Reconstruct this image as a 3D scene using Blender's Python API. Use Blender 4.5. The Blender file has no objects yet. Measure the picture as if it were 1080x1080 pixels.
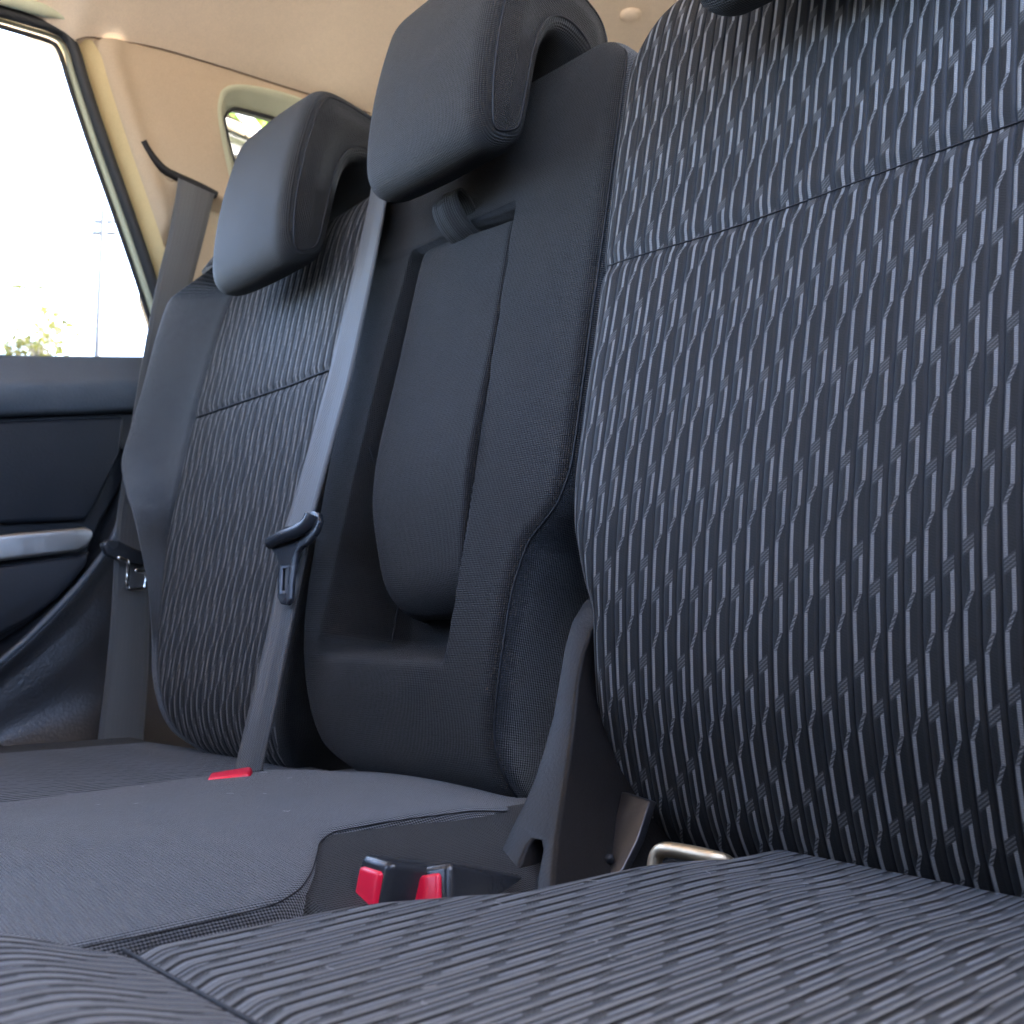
import bpy, bmesh, math, random
import numpy as np
from mathutils import Vector, Matrix
from mathutils.geometry import delaunay_2d_cdt
random.seed(7); rng = np.random.default_rng(5)
S = 0.8                                   # drawing units -> metres (applied to everything at the end)
V3 = lambda *a: np.array(a, float)
# ------------------------------------------------------------------ measuring frame (the photograph's camera)
FPX = 1083.0; CAM = V3(0, -.65, .165)
th = math.atan(125/1083.); ya = math.atan(990/math.hypot(1083, 125))
hh = V3(-math.cos(ya), math.sin(ya), 0); RT = V3(math.sin(ya), math.cos(ya), 0); ZZ = V3(0, 0, 1)
FW = hh*math.cos(th)+ZZ*math.sin(th); UP = ZZ*math.cos(th)-hh*math.sin(th)
rec = math.radians(10); SD = V3(0, math.sin(rec), math.cos(rec)); SN = V3(0, -math.cos(rec), math.sin(rec))
def ray(px, py): return FW+(px-540)/FPX*RT-(py-540)/FPX*UP
def seat(u, v, w): return V3(u, 0, 0)+SD*v+SN*w
def at_w(px, py, w=0):                    # a measured point on the seat-back plane, w in front of it
    k = ray(px, py); t = (w-CAM@SN)/(k@SN); return CAM+t*k
def uv_w(px, py, w=0):
    P = at_w(px, py, w); return P[0], P@SD
def at_ax(px, py, ax, val):
    k = ray(px, py); t = (val-CAM[ax])/k[ax]; return CAM+t*k
def side_x(z): return -1.97+.2*(z-.7)
def at_side(px, py, off=0):               # the inward leaning side of the cabin above the belt line
    k = ray(px, py); t = (-1.97+off+.2*(CAM[2]-.7)-CAM[0])/(k[0]-.2*k[2]); return CAM+t*k

col = bpy.context.scene.collection
# ------------------------------------------------------------------ nodes
class N:
    def __init__(s, name):
        s.m = bpy.data.materials.new(name); s.m.use_nodes = True; s.t = s.m.node_tree; s.t.nodes.clear()
        s.out = s.t.nodes.new('ShaderNodeOutputMaterial'); s.b = s.t.nodes.new('ShaderNodeBsdfPrincipled')
        s.t.links.new(s.b.outputs[0], s.out.inputs[0])
    def n(s, typ, **kw):
        x = s.t.nodes.new(typ)
        for k, v in kw.items(): setattr(x, k, v)
        return x
    def put(s, sock, v):
        if isinstance(v, bpy.types.NodeSocket): s.t.links.new(v, sock)
        elif v is not None: sock.default_value = v
    def M(s, op, a, b=None, c=None, clamp=False):
        x = s.n('ShaderNodeMath', operation=op, use_clamp=clamp)
        for i, v in enumerate((a, b, c)):
            if v is not None: s.put(x.inputs[i], v)
        return x.outputs[0]
    def uv(s):
        x = s.n('ShaderNodeSeparateXYZ'); s.t.links.new(s.n('ShaderNodeUVMap').outputs[0], x.inputs[0]); return x.outputs[0], x.outputs[1]
    def obj(s): return s.n('ShaderNodeTexCoord').outputs['Object']
    def uvv(s): return s.n('ShaderNodeUVMap').outputs[0]
    def noise(s, vec, scale, detail=3, rough=.5):
        x = s.n('ShaderNodeTexNoise'); s.t.links.new(vec, x.inputs['Vector']); x.inputs['Scale'].default_value = scale
        x.inputs['Detail'].default_value = detail; x.inputs['Roughness'].default_value = rough; return x.outputs['Fac']
    def ramp(s, f, a, b, lo=0., hi=1.):
        x = s.n('ShaderNodeMapRange'); s.put(x.inputs[0], f)
        for i, v in zip((1, 2, 3, 4), (a, b, lo, hi)): x.inputs[i].default_value = v
        return x.outputs[0]
    def mix(s, f, a, b):
        x = s.n('ShaderNodeMix', data_type='RGBA'); s.put(x.inputs[0], f); s.put(x.inputs[6], a); s.put(x.inputs[7], b); return x.outputs[2]
    def rgb(s, c): return (c[0], c[1], c[2], 1)
    def bump(s, h, dist, strength=1, normal=None):
        x = s.n('ShaderNodeBump'); s.put(x.inputs['Height'], h); x.inputs['Distance'].default_value = dist; x.inputs['Strength'].default_value = strength
        if normal is not None: s.t.links.new(normal, x.inputs['Normal'])
        return x.outputs[0]
    def set(s, **k):
        for a, v in k.items(): s.put(s.b.inputs[a.replace('_', ' ')], v)

TAU = 2*math.pi
def plain_fabric(name, base=(.0100, .0088, .0081), sheen=.06, wv=.0048, fuzz=.25):
    m = N(name); u, v = m.uv()
    a = m.M('SINE', m.M('MULTIPLY', m.M('ADD', u, v), TAU/wv)); b = m.M('SINE', m.M('MULTIPLY', m.M('SUBTRACT', u, m.M('MULTIPLY', v, 1.0)), TAU/(wv*1.0)))
    weave = m.M('MULTIPLY', a, b)
    nz = m.noise(m.uvv(), 900, 2); big = m.noise(m.uvv(), 7, 4); mid = m.noise(m.uvv(), 60, 3)
    f = m.M('ADD', m.M('MULTIPLY', weave, .7), m.M('ADD', m.ramp(nz, .3, .7, -.35, .35), m.M('ADD', m.ramp(big, .3, .7, -.12, .12), m.ramp(mid, .3, .7, -.10, .10))))
    fac = m.M('ADD', f, 1.0)
    c = m.n('ShaderNodeVectorMath', operation='SCALE'); c.inputs[0].default_value = base; m.put(c.inputs['Scale'], fac)
    m.set(Base_Color=c.outputs[0], Roughness=.56, Specular_IOR_Level=.36, Sheen_Weight=sheen, Sheen_Roughness=.45)
    b1 = m.bump(m.M('ADD', m.M('MULTIPLY', weave, .6), m.M('MULTIPLY', nz, .6)), .0013, 1)
    b2 = m.bump(big, .012, .35, b1)
    m.set(Normal=b2); return m.m

def striped_fabric(name, P=.0132, L=.084, light=(.235, .225, .212), dark=(.0085, .0078, .0073), band=(.0150, .0140, .0132), bd=.0020, rp=4, hl=.22, sh=.06, c1=.53, c2=.17, hk=.85):
    m = N(name); u, v = m.uv()
    nlow = m.noise(m.uvv(), 14, 2)
    u = m.M('ADD', u, m.ramp(nlow, 0, 1, -.0012, .0012))
    a = m.M('DIVIDE', u, P); fx = m.M('FRACT', a); k = m.M('FLOOR', a)
    k3 = m.M('FLOORED_MODULO', k, 3.0)
    ph = m.M('MULTIPLY', m.M('SUBTRACT', m.M('FLOORED_MODULO', m.M('ADD', k3, 1.0), 3.0), 1.0), -1/6.)
    t = m.M('FRACT', m.M('SUBTRACT', m.M('MULTIPLY', v, -1.0/L), ph))
    # centre line of the light thread: right .53 for t<.39, down-left to .17 by .53, left to the end and just past it
    cl = m.ramp(t, .37, .53, c1, c2)
    d = m.M('ABSOLUTE', m.M('SUBTRACT', fx, cl)); line = m.ramp(d, .085, .125, 1, 0)
    late = m.M('MULTIPLY', m.ramp(m.M('ABSOLUTE', m.M('SUBTRACT', fx, c2)), .085, .125, 1, 0), m.M('LESS_THAN', t, .04))
    line = m.M('MAXIMUM', line, late)
    # slanting hatched bands
    tc = m.M('FRACT', m.M('ADD', m.M('ADD', t, .5), m.M('MULTIPLY', m.M('SUBTRACT', fx, .35), .12)))
    hb = m.M('MULTIPLY', m.ramp(m.M('ABSOLUTE', m.M('SUBTRACT', tc, .5)), .055, .07, 1, 0), m.ramp(m.M('ABSOLUTE', m.M('SUBTRACT', fx, .35)), .27, .30, 1, 0))
    dia = m.M('MULTIPLY', m.ramp(m.M('ABSOLUTE', m.M('SUBTRACT', t, .455)), .07, .085, 1, 0), line)
    hz = m.M('SINE', m.M('MULTIPLY', m.M('ADD', m.M('MULTIPLY', t, L/P*4.4), m.M('MULTIPLY', fx, 3.6)), TAU))
    hatch = m.ramp(hz, -.4, .5, .3, 1)
    core = m.M('MULTIPLY', line, m.M('SUBTRACT', 1, m.M('MAXIMUM', hb, dia)))
    hh_ = m.M('MULTIPLY', m.M('MAXIMUM', m.M('MULTIPLY', hb, .5), dia), m.M('MULTIPLY', hatch, hk))
    thread = m.M('SINE', m.M('MULTIPLY', m.M('ADD', m.M('MULTIPLY', v, 1/.0016), m.M('MULTIPLY', fx, 1.2)), TAU))
    lt = m.M('MULTIPLY', m.M('MAXIMUM', core, hh_), m.ramp(thread, -1, 1, .62, 1.0))
    nz = m.noise(m.uvv(), 1100, 2); big = m.noise(m.uvv(), 9, 3)
    isb = m.ramp(fx, .67, .70, 0, 1)
    tw = m.M('SINE', m.M('MULTIPLY', m.M('ADD', m.M('MULTIPLY', v, 1/.0024), m.M('MULTIPLY', fx, 2.5)), TAU))
    bs = m.mix(isb, m.mix(m.ramp(tw, -1, 1, 0, .7), m.rgb([x*.6 for x in dark]), m.rgb([x*1.5 for x in dark])), m.rgb(band))
    groove = m.ramp(m.M('ABSOLUTE', m.M('SUBTRACT', fx, .5)), .425, .455, 0, 1)
    c0 = m.mix(lt, bs, m.rgb(light))
    c1 = m.mix(m.M('MULTIPLY', groove, .9), c0, (.004, .004, .006, 1))
    sc = m.n('ShaderNodeVectorMath', operation='SCALE'); m.put(sc.inputs[0], c1)
    m.put(sc.inputs['Scale'], m.M('ADD', m.ramp(nz, .3, .7, .75, 1.25), m.ramp(big, .3, .7, -.12, .12)))
    m.set(Base_Color=sc.outputs[0], Roughness=.62, Specular_IOR_Level=.34, Sheen_Weight=sh, Sheen_Roughness=.4)
    rib = m.M('SUBTRACT', 1, m.M('POWER', m.M('ABSOLUTE', m.M('MULTIPLY', m.M('SUBTRACT', fx, .5), 2)), rp))
    h = m.M('ADD', m.M('MULTIPLY', rib, 1.0), m.M('ADD', m.M('MULTIPLY', lt, hl), m.M('MULTIPLY', nz, .15)))
    m.set(Normal=m.bump(big, .010, .3, m.bump(h, bd, 1))); return m.m

def plastic(name, c=(.012, .012, .014), rough=.42, grain=350, gd=.0006, spec=.5):
    m = N(name); o = m.obj(); g = m.noise(o, grain, 3); b = m.noise(o, 12, 3)
    k = m.mix(m.ramp(b, .3, .7), m.rgb([x*.85 for x in c]), m.rgb([x*1.15 for x in c]))
    m.set(Base_Color=k, Roughness=m.ramp(b, .2, .8, rough-.05, rough+.07), Specular_IOR_Level=spec, Normal=m.bump(g, gd, .6)); return m.m
def lining(name, c, sp=.18, rough=.9):
    m = N(name); o = m.obj(); g = m.noise(o, 420, 3, .7); b = m.noise(o, 5, 3); f = m.noise(o, 90, 3, .6)
    k = m.M('ADD', m.ramp(g, .3, .7, 1-sp, 1+sp), m.M('ADD', m.ramp(b, .3, .7, -.04, .04), m.ramp(f, .3, .7, -sp*.35, sp*.35)))
    sc = m.n('ShaderNodeVectorMath', operation='SCALE'); sc.inputs[0].default_value = c; m.put(sc.inputs['Scale'], k)
    m.set(Base_Color=sc.outputs[0], Roughness=rough, Specular_IOR_Level=.2, Normal=m.bump(g, .001, .5)); return m.m
def webbing(name, c=(.085, .085, .085)):
    m = N(name); u, v = m.uv()
    w = m.M('SINE', m.M('MULTIPLY', u, TAU/.0062)); z = m.M('SINE', m.M('MULTIPLY', m.M('ADD', v, m.M('MULTIPLY', m.M('ABSOLUTE', m.M('SUBTRACT', u, .03)), .6)), TAU/.003))
    f = m.M('ADD', 1, m.M('ADD', m.M('MULTIPLY', w, .02), m.M('MULTIPLY', z, .14)))
    edge = m.ramp(m.M('ABSOLUTE', m.M('SUBTRACT', u, .03)), .021, .024, 1, .78)
    sc = m.n('ShaderNodeVectorMath', operation='SCALE'); sc.inputs[0].default_value = c; m.put(sc.inputs['Scale'], m.M('MULTIPLY', f, edge))
    m.set(Base_Color=sc.outputs[0], Roughness=.5, Specular_IOR_Level=.5, Sheen_Weight=.2, Normal=m.bump(m.M('ADD', m.M('MULTIPLY', w, .35), z), .0005, .6)); return m.m
def metal(name, c, rough):
    m = N(name); o = m.obj(); g = m.noise(o, 60, 4)
    m.set(Base_Color=m.rgb(c), Metallic=1.0, Roughness=m.ramp(g, .2, .8, rough-.07, rough+.1), Normal=m.bump(m.noise(o, 200, 2), .0004, .5)); return m.m
def simple(name, c, rough=.6, vary=.15, scale=8):
    m = N(name); b = m.noise(m.obj(), scale, 4)
    m.set(Base_Color=m.mix(m.ramp(b, .3, .7), m.rgb([x*(1-vary) for x in c]), m.rgb([x*(1+vary) for x in c])), Roughness=rough); return m.m
def glass(name):
    m = N(name); t = m.t; t.nodes.remove(m.b)
    tr = t.nodes.new('ShaderNodeBsdfTransparent'); tr.inputs[0].default_value = (.93, .95, .94, 1)
    gl = t.nodes.new('ShaderNodeBsdfGlossy'); gl.inputs['Roughness'].default_value = .02
    fr = t.nodes.new('ShaderNodeFresnel'); fr.inputs[0].default_value = 1.45
    mx = t.nodes.new('ShaderNodeMixShader'); t.links.new(fr.outputs[0], mx.inputs[0]); t.links.new(tr.outputs[0], mx.inputs[1]); t.links.new(gl.outputs[0], mx.inputs[2]); t.links.new(mx.outputs[0], m.out.inputs[0]); return m.m

MAT = dict(
    plain=plain_fabric('plain_weave'), plain_sky=plain_fabric('plain_weave_sky_tint', base=(.0140, .0162, .0200), sheen=.36),  # second one is a bluish copy, sky light put into its colour
    stripe=striped_fabric('ribbed_stripe'), stripe_far=striped_fabric('ribbed_stripe_far', P=.0182, L=.085, light=(.20, .185, .17), bd=.003),
    stripe_sky=striped_fabric('ribbed_stripe_sky_tint', P=.0118, L=.095, light=(.19, .205, .23), dark=(.0095, .0108, .0130), band=(.016, .018, .0215), c1=.45, c2=.24, hk=.45, bd=.0048, rp=2.4, hl=.06, sh=.22),  # blue sky light on the cushion stripes is put into the thread colours
    black=plastic('black_plastic'), blackgloss=plastic('smooth_black_plastic', (.03, .032, .036), .25, 500, .0002),
    cover=plastic('grained_dark_plastic', (.012, .010, .009), .48, 420, .0005, .25), door=plastic('dark_door_plastic', (.011, .013, .018), .5, 300, .0006, .4),
    arch=plastic('arch_plastic', (.022, .022, .024), .33, 220, .0012),
    pad=plastic('door_pad', (.075, .085, .10), .36, 240, .001),
    silver=metal('satin_silver', (.62, .61, .60), .40), steel=metal('worn_steel', (.13, .13, .14), .42), brass=metal('zinc_wire', (.72, .60, .42), .42), chrome=metal('chrome', (.85, .85, .85), .08),
    head=lining('headliner_felt', (.80, .66, .50), .06), pillar=lining('beige_trim', (.50, .39, .27), .05, .55), pale=lining('pale_trim', (.52, .53, .38), .03, .5),
    strip=lining('front_edge_reflection', (.62, .48, .25), .04, .5),  # yellow reflected light put into the colour of the trim edge
    web=webbing('grey_webbing'), web_shade=webbing('shaded_webbing', (.045, .042, .039)),  # second one is a darker copy, shade of the lower belt put into colour
    red=plastic('red_plastic', (.85, .012, .05), .3, 200, .0001), rubber=plastic('rubber_seal', (.02, .021, .023), .55, 200, .0004),
    thread=simple('thread', (.006, .006, .008)), threadb=simple('beige_joint', (.16, .11, .075)), glass=glass('window_glass'),
    carpet=simple('carpet', (.03, .03, .032), .95, .4, 60), asphalt=simple('pale_concrete', (.24, .22, .195), .9, .1, 1), leaf=simple('leaf', (.16, .16, .03), .6, .5, 3), leafb=simple('leaf_bright', (.34, .50, .08), .6, .4, 3), bark=simple('bark', (.28, .25, .2), .9),
    pole=simple('galvanised', (.04, .04, .045), .6), frame=plastic('dark_frame', (.05, .055, .05), .4), lint=simple('lint_fibre', (.5, .5, .5), .9), wire=simple('pale_bar', (.75, .74, .7), .6),
)
# ------------------------------------------------------------------ object helpers
def link(name, me, mat, parent=None, smooth=True):
    o = bpy.data.objects.new(name, me); col.objects.link(o)
    if mat: me.materials.append(MAT[mat])
    if smooth: me.polygons.foreach_set('use_smooth', [True]*len(me.polygons))
    if parent:
        o.parent = parent; o.matrix_parent_inverse = Matrix.Identity(4)
        off = Vector(parent['_w']); me.transform(Matrix.Translation(-off))
        o['_w'] = [0, 0, 0]
        o['_w'] = list(off)
    else: o['_w'] = [0., 0., 0.]
    return o
def thing(name, label, cat, loc, group=None):
    o = bpy.data.objects.new(name, None); col.objects.link(o); o.location = Vector(loc); o.empty_display_size = .05
    o['_w'] = list(map(float, loc)); o['label'] = label; o['category'] = cat
    if group: o['group'] = group
    return o
def tag(o, label, cat, group=None):
    o['label'] = label; o['category'] = cat
    if group: o['group'] = group
    return o
def grid_mesh(name, rows, uvs=None, closed=False):
    nr, nc = len(rows), len(rows[0]); vs = [tuple(p) for r in rows for p in r]; fs = []
    for i in range(nr-1):
        for j in range(nc-1 if not closed else nc):
            k = (j+1) % nc; fs.append((i*nc+j, i*nc+k, (i+1)*nc+k, (i+1)*nc+j))
    me = bpy.data.meshes.new(name); me.from_pydata(vs, [], fs); 
    ul = me.uv_layers.new(name='UVMap')
    if uvs is not None:
        flat = [uv for r in uvs for uv in r]
        for p in me.polygons:
            idx = list(p.vertices)
            q = [flat[i] for i in idx]
            for li, c in zip(p.loop_indices, q): ul.data[li].uv = c
    return me
def arcs(rows, mc=None):                            # uv from arc lengths: u along each row, v down the middle column
    rows = [np.array(r) for r in rows]; mc = mc or len(rows[0])//2
    vv = [0]
    for i in range(1, len(rows)): vv.append(vv[-1]+np.linalg.norm(rows[i][mc]-rows[i-1][mc]))
    out = []
    for i, r in enumerate(rows):
        s = np.concatenate([[0], np.cumsum(np.linalg.norm(np.diff(r, axis=0), axis=1))]); s = s-s[mc]+r[mc][0]
        out.append([(a, vv[i]) for a in s])
    return out
def smooth_interp(x, xs, ys):              # monotone cubic
    xs = np.array(xs, float); ys = np.array(ys, float); x = np.clip(x, xs[0], xs[-1])
    h = np.diff(xs); dl = np.diff(ys)/h; m = np.zeros_like(ys)
    for i in range(1, len(xs)-1):
        m[i] = 0 if dl[i-1]*dl[i] <= 0 else 2*dl[i-1]*dl[i]/(dl[i-1]+dl[i])
    m[0] = dl[0]; m[-1] = dl[-1]
    i = np.clip(np.searchsorted(xs, x)-1, 0, len(h)-1); t = (x-xs[i])/h[i]
    return (2*t**3-3*t*t+1)*ys[i]+(t**3-2*t*t+t)*h[i]*m[i]+(-2*t**3+3*t*t)*ys[i+1]+(t**3-t*t)*h[i]*m[i+1]
def sstep(x, a, b): t = np.clip((x-a)/(b-a), 0, 1); return t*t*(3-2*t)
def catmull(pts, n=8, closed=False):
    P = [np.array(p, float) for p in pts]; out = []
    L = len(P); rngi = range(L if closed else L-1)
    for i in rngi:
        g = (lambda k: P[k % L]) if closed else (lambda k: P[min(max(k, 0), L-1)])
        a, b, c, d = g(i-1), g(i), g(i+1), g(i+2)
        for j in range(n):
            t = j/n; out.append(.5*((2*b)+(-a+c)*t+(2*a-5*b+4*c-d)*t*t+(-a+3*b-3*c+d)*t**3))
    if not closed: out.append(P[-1])
    return out
def tube_mesh(name, pts, r, seg=10, closed=False, flat=None):
    pts = [np.array(p, float) for p in pts]; n = len(pts); rows = []; prev = None
    rr = r if hasattr(r, '__len__') else [r]*n
    for i, p in enumerate(pts):
        a = pts[(i-1) % n] if (closed or i > 0) else p; b = pts[(i+1) % n] if (closed or i < n-1) else p
        t = b-a; t = t/(np.linalg.norm(t)+1e-12)
        if prev is None:
            q = V3(0, 0, 1) if abs(t[2]) < .9 else V3(0, 1, 0); nx = np.cross(t, q)
        else: nx = prev-t*(prev@t)
        nx /= np.linalg.norm(nx)+1e-12; prev = nx; ny = np.cross(t, nx)
        rows.append([p+rr[i]*(math.cos(k*TAU/seg)*nx+math.sin(k*TAU/seg)*ny) for k in range(seg)])
    if closed: rows.append(rows[0])
    uv = [[(i*.01, j*.01) for j in range(seg)] for i in range(len(rows))]
    me = grid_mesh(name, rows, uv, closed=True)
    if not closed:
        bm = bmesh.new(); bm.from_mesh(me)
        bm.verts.ensure_lookup_table()
        bm.faces.new([bm.verts[k] for k in range(seg)][::-1]); bm.faces.new([bm.verts[(n-1)*seg+k] for k in range(seg)]); bm.to_mesh(me); bm.free()
    return me
def tube(name, pts, r, mat, parent=None, **k): return link(name, tube_mesh(name, pts, r, **k), mat, parent)
def bevel(o, w, seg=3, ang=35):
    b = o.modifiers.new('bevel', 'BEVEL'); b.width = w; b.segments = seg; b.limit_method = 'ANGLE'; b.angle_limit = math.radians(ang); b.harden_normals = False
    o['_bv'] = 1
def plate(name, loops, thick, mat, parent=None, bv=.003, seg=3, normal=None):
    """solid slab from 3D loops lying roughly in a plane (first is the outline, others holes); thick is a vector"""
    bm = bmesh.new(); allv = []; edges = []
    for lp in loops:
        vs = [bm.verts.new(tuple(p)) for p in lp]; allv += vs
        edges += [bm.edges.new((vs[i], vs[(i+1) % len(vs)])) for i in range(len(vs))]
    bmesh.ops.triangle_fill(bm, use_beauty=True, use_dissolve=False, edges=edges)
    r = bmesh.ops.extrude_face_region(bm, geom=list(bm.faces))
    bmesh.ops.translate(bm, vec=Vector(thick), verts=[e for e in r['geom'] if isinstance(e, bmesh.types.BMVert)])
    bmesh.ops.recalc_face_normals(bm, faces=bm.faces)
    bmesh.ops.dissolve_limit(bm, angle_limit=.02, verts=bm.verts, edges=bm.edges)
    me = bpy.data.meshes.new(name); bm.to_mesh(me); bm.free(); me.uv_layers.new(name='UVMap')
    o = link(name, me, mat, parent, smooth=True)
    if bv: bevel(o, bv, seg)
    return o
def ribbon(name, L, R, mat, parent, thick=.0022, n=10):
    L = catmull(L, n); R = catmull(R, n); rows = []; uvs = []; s = 0
    for i, (a, b) in enumerate(zip(L, R)):
        if i: s += np.linalg.norm(a-L[i-1])
        wd = (b-a)/np.linalg.norm(b-a); tn = (L[min(i+1, len(L)-1)]-L[max(i-1, 0)]); tn /= np.linalg.norm(tn)
        nn = np.cross(wd, tn); row = []; uv = []
        for k in range(7): row.append(a+(b-a)*k/6+nn*thick*.5); uv.append((k*.01, s))
        for k in range(6, -1, -1): row.append(a+(b-a)*k/6-nn*thick*.5); uv.append((k*.01, s))
        rows.append(row); uvs.append(uv)
    return link(name, grid_mesh(name, rows, uvs, closed=True), mat, parent)
def box(name, c, sx, sy, sz, ax, mat, parent, bv=.004, seg=3):
    """box with centre c, half extents s*, ax = 3 unit axes"""
    bm = bmesh.new(); vs = []
    for k in range(8):
        q = np.array(c, float)+ax[0]*sx*(1 if k & 1 else -1)+ax[1]*sy*(1 if k & 2 else -1)+ax[2]*sz*(1 if k & 4 else -1); vs.append(bm.verts.new(tuple(q)))
    for f in ((0, 1, 3, 2), (4, 6, 7, 5), (0, 4, 5, 1), (2, 3, 7, 6), (0, 2, 6, 4), (1, 5, 7, 3)): bm.faces.new([vs[i] for i in f])
    bmesh.ops.recalc_face_normals(bm, faces=bm.faces); me = bpy.data.meshes.new(name); bm.to_mesh(me); bm.free(); me.uv_layers.new(name='UVMap')
    o = link(name, me, mat, parent); bevel(o, bv, seg); return o
# ------------------------------------------------------------------ seat backs
def section(uL, uR, w0, T, rL, rR, front, nf=60, na=8, ns=6, ruL=None, ruR=None):
    """(u,w) points: left wall, rounded corner, front, corner, right wall"""
    ruL = ruL or rL; ruR = ruR or rR; pts = []; tg = []
    for k in range(ns): pts.append((uL+.006*math.sin(math.pi*k/ns)*-1, w0-T+(T-rL)*k/ns)); tg.append('l')
    for k in range(na):
        a = math.pi/2*k/na; pts.append((uL+ruL*(1-math.cos(a)), w0-rL+rL*math.sin(a))); tg.append('l' if k < na/2 else 'f')
    for k in range(nf+1):
        u = uL+ruL+(uR-ruR-uL-ruL)*k/nf; pts.append((u, w0)); tg.append('f')
    for k in range(1, na+1):
        a = math.pi/2*(1-k/na); pts.append((uR-ruR*(1-math.cos(a)), w0-rR+rR*math.sin(a))); tg.append('f' if k < na/2 else 'r')
    for k in range(1, ns+1): pts.append((uR, w0-rR-(T-rR)*k/ns)); tg.append('r')
    return [(u, w+front(u, w)) for u, w in pts]
def back_rows(prof, uLf, uRf, T, r, frontf, n=110, **kw):
    """prof: list (v,w) path of the front centre line from under the bottom to over the top"""
    path = catmull([np.array(p) for p in prof], 10); s = np.concatenate([[0], np.cumsum([np.linalg.norm(path[i]-path[i-1]) for i in range(1, len(path))])])
    ss = np.linspace(0, s[-1], n); PV = np.interp(ss, s, [p[0] for p in path]); PW = np.interp(ss, s, [p[1] for p in path]); rows = []
    for v, w in zip(PV, PW):
        uL, uR = uLf(v), uRf(v)
        sec = section(uL, uR, w, max(.012, T+w), *[min(q, .8*max(.012, T+w)) for q in r], lambda u, ww: frontf(u, v, ww), **kw)
        rows.append([seat(u, v, ww) for u, ww in sec])
    return rows
def edge_fn(pairs):                       # [(v,u)...] -> function
    pairs = sorted(pairs); xs = [p[0] for p in pairs]; ys = [p[1] for p in pairs]; return lambda v: float(smooth_interp(v, xs, ys))
def loft(name, rows, c0, c1, mat, parent, uvs=None):
    uvs = uvs or arcs(rows)
    return link(name, grid_mesh(name, [r[c0:c1] for r in rows], [r[c0:c1] for r in uvs]), mat, parent)
def seam_on(name, pts, parent, r=.0016, mat='thread', n=8): return tube(name, catmull(pts, n), r, mat, parent, seg=6)

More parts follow.
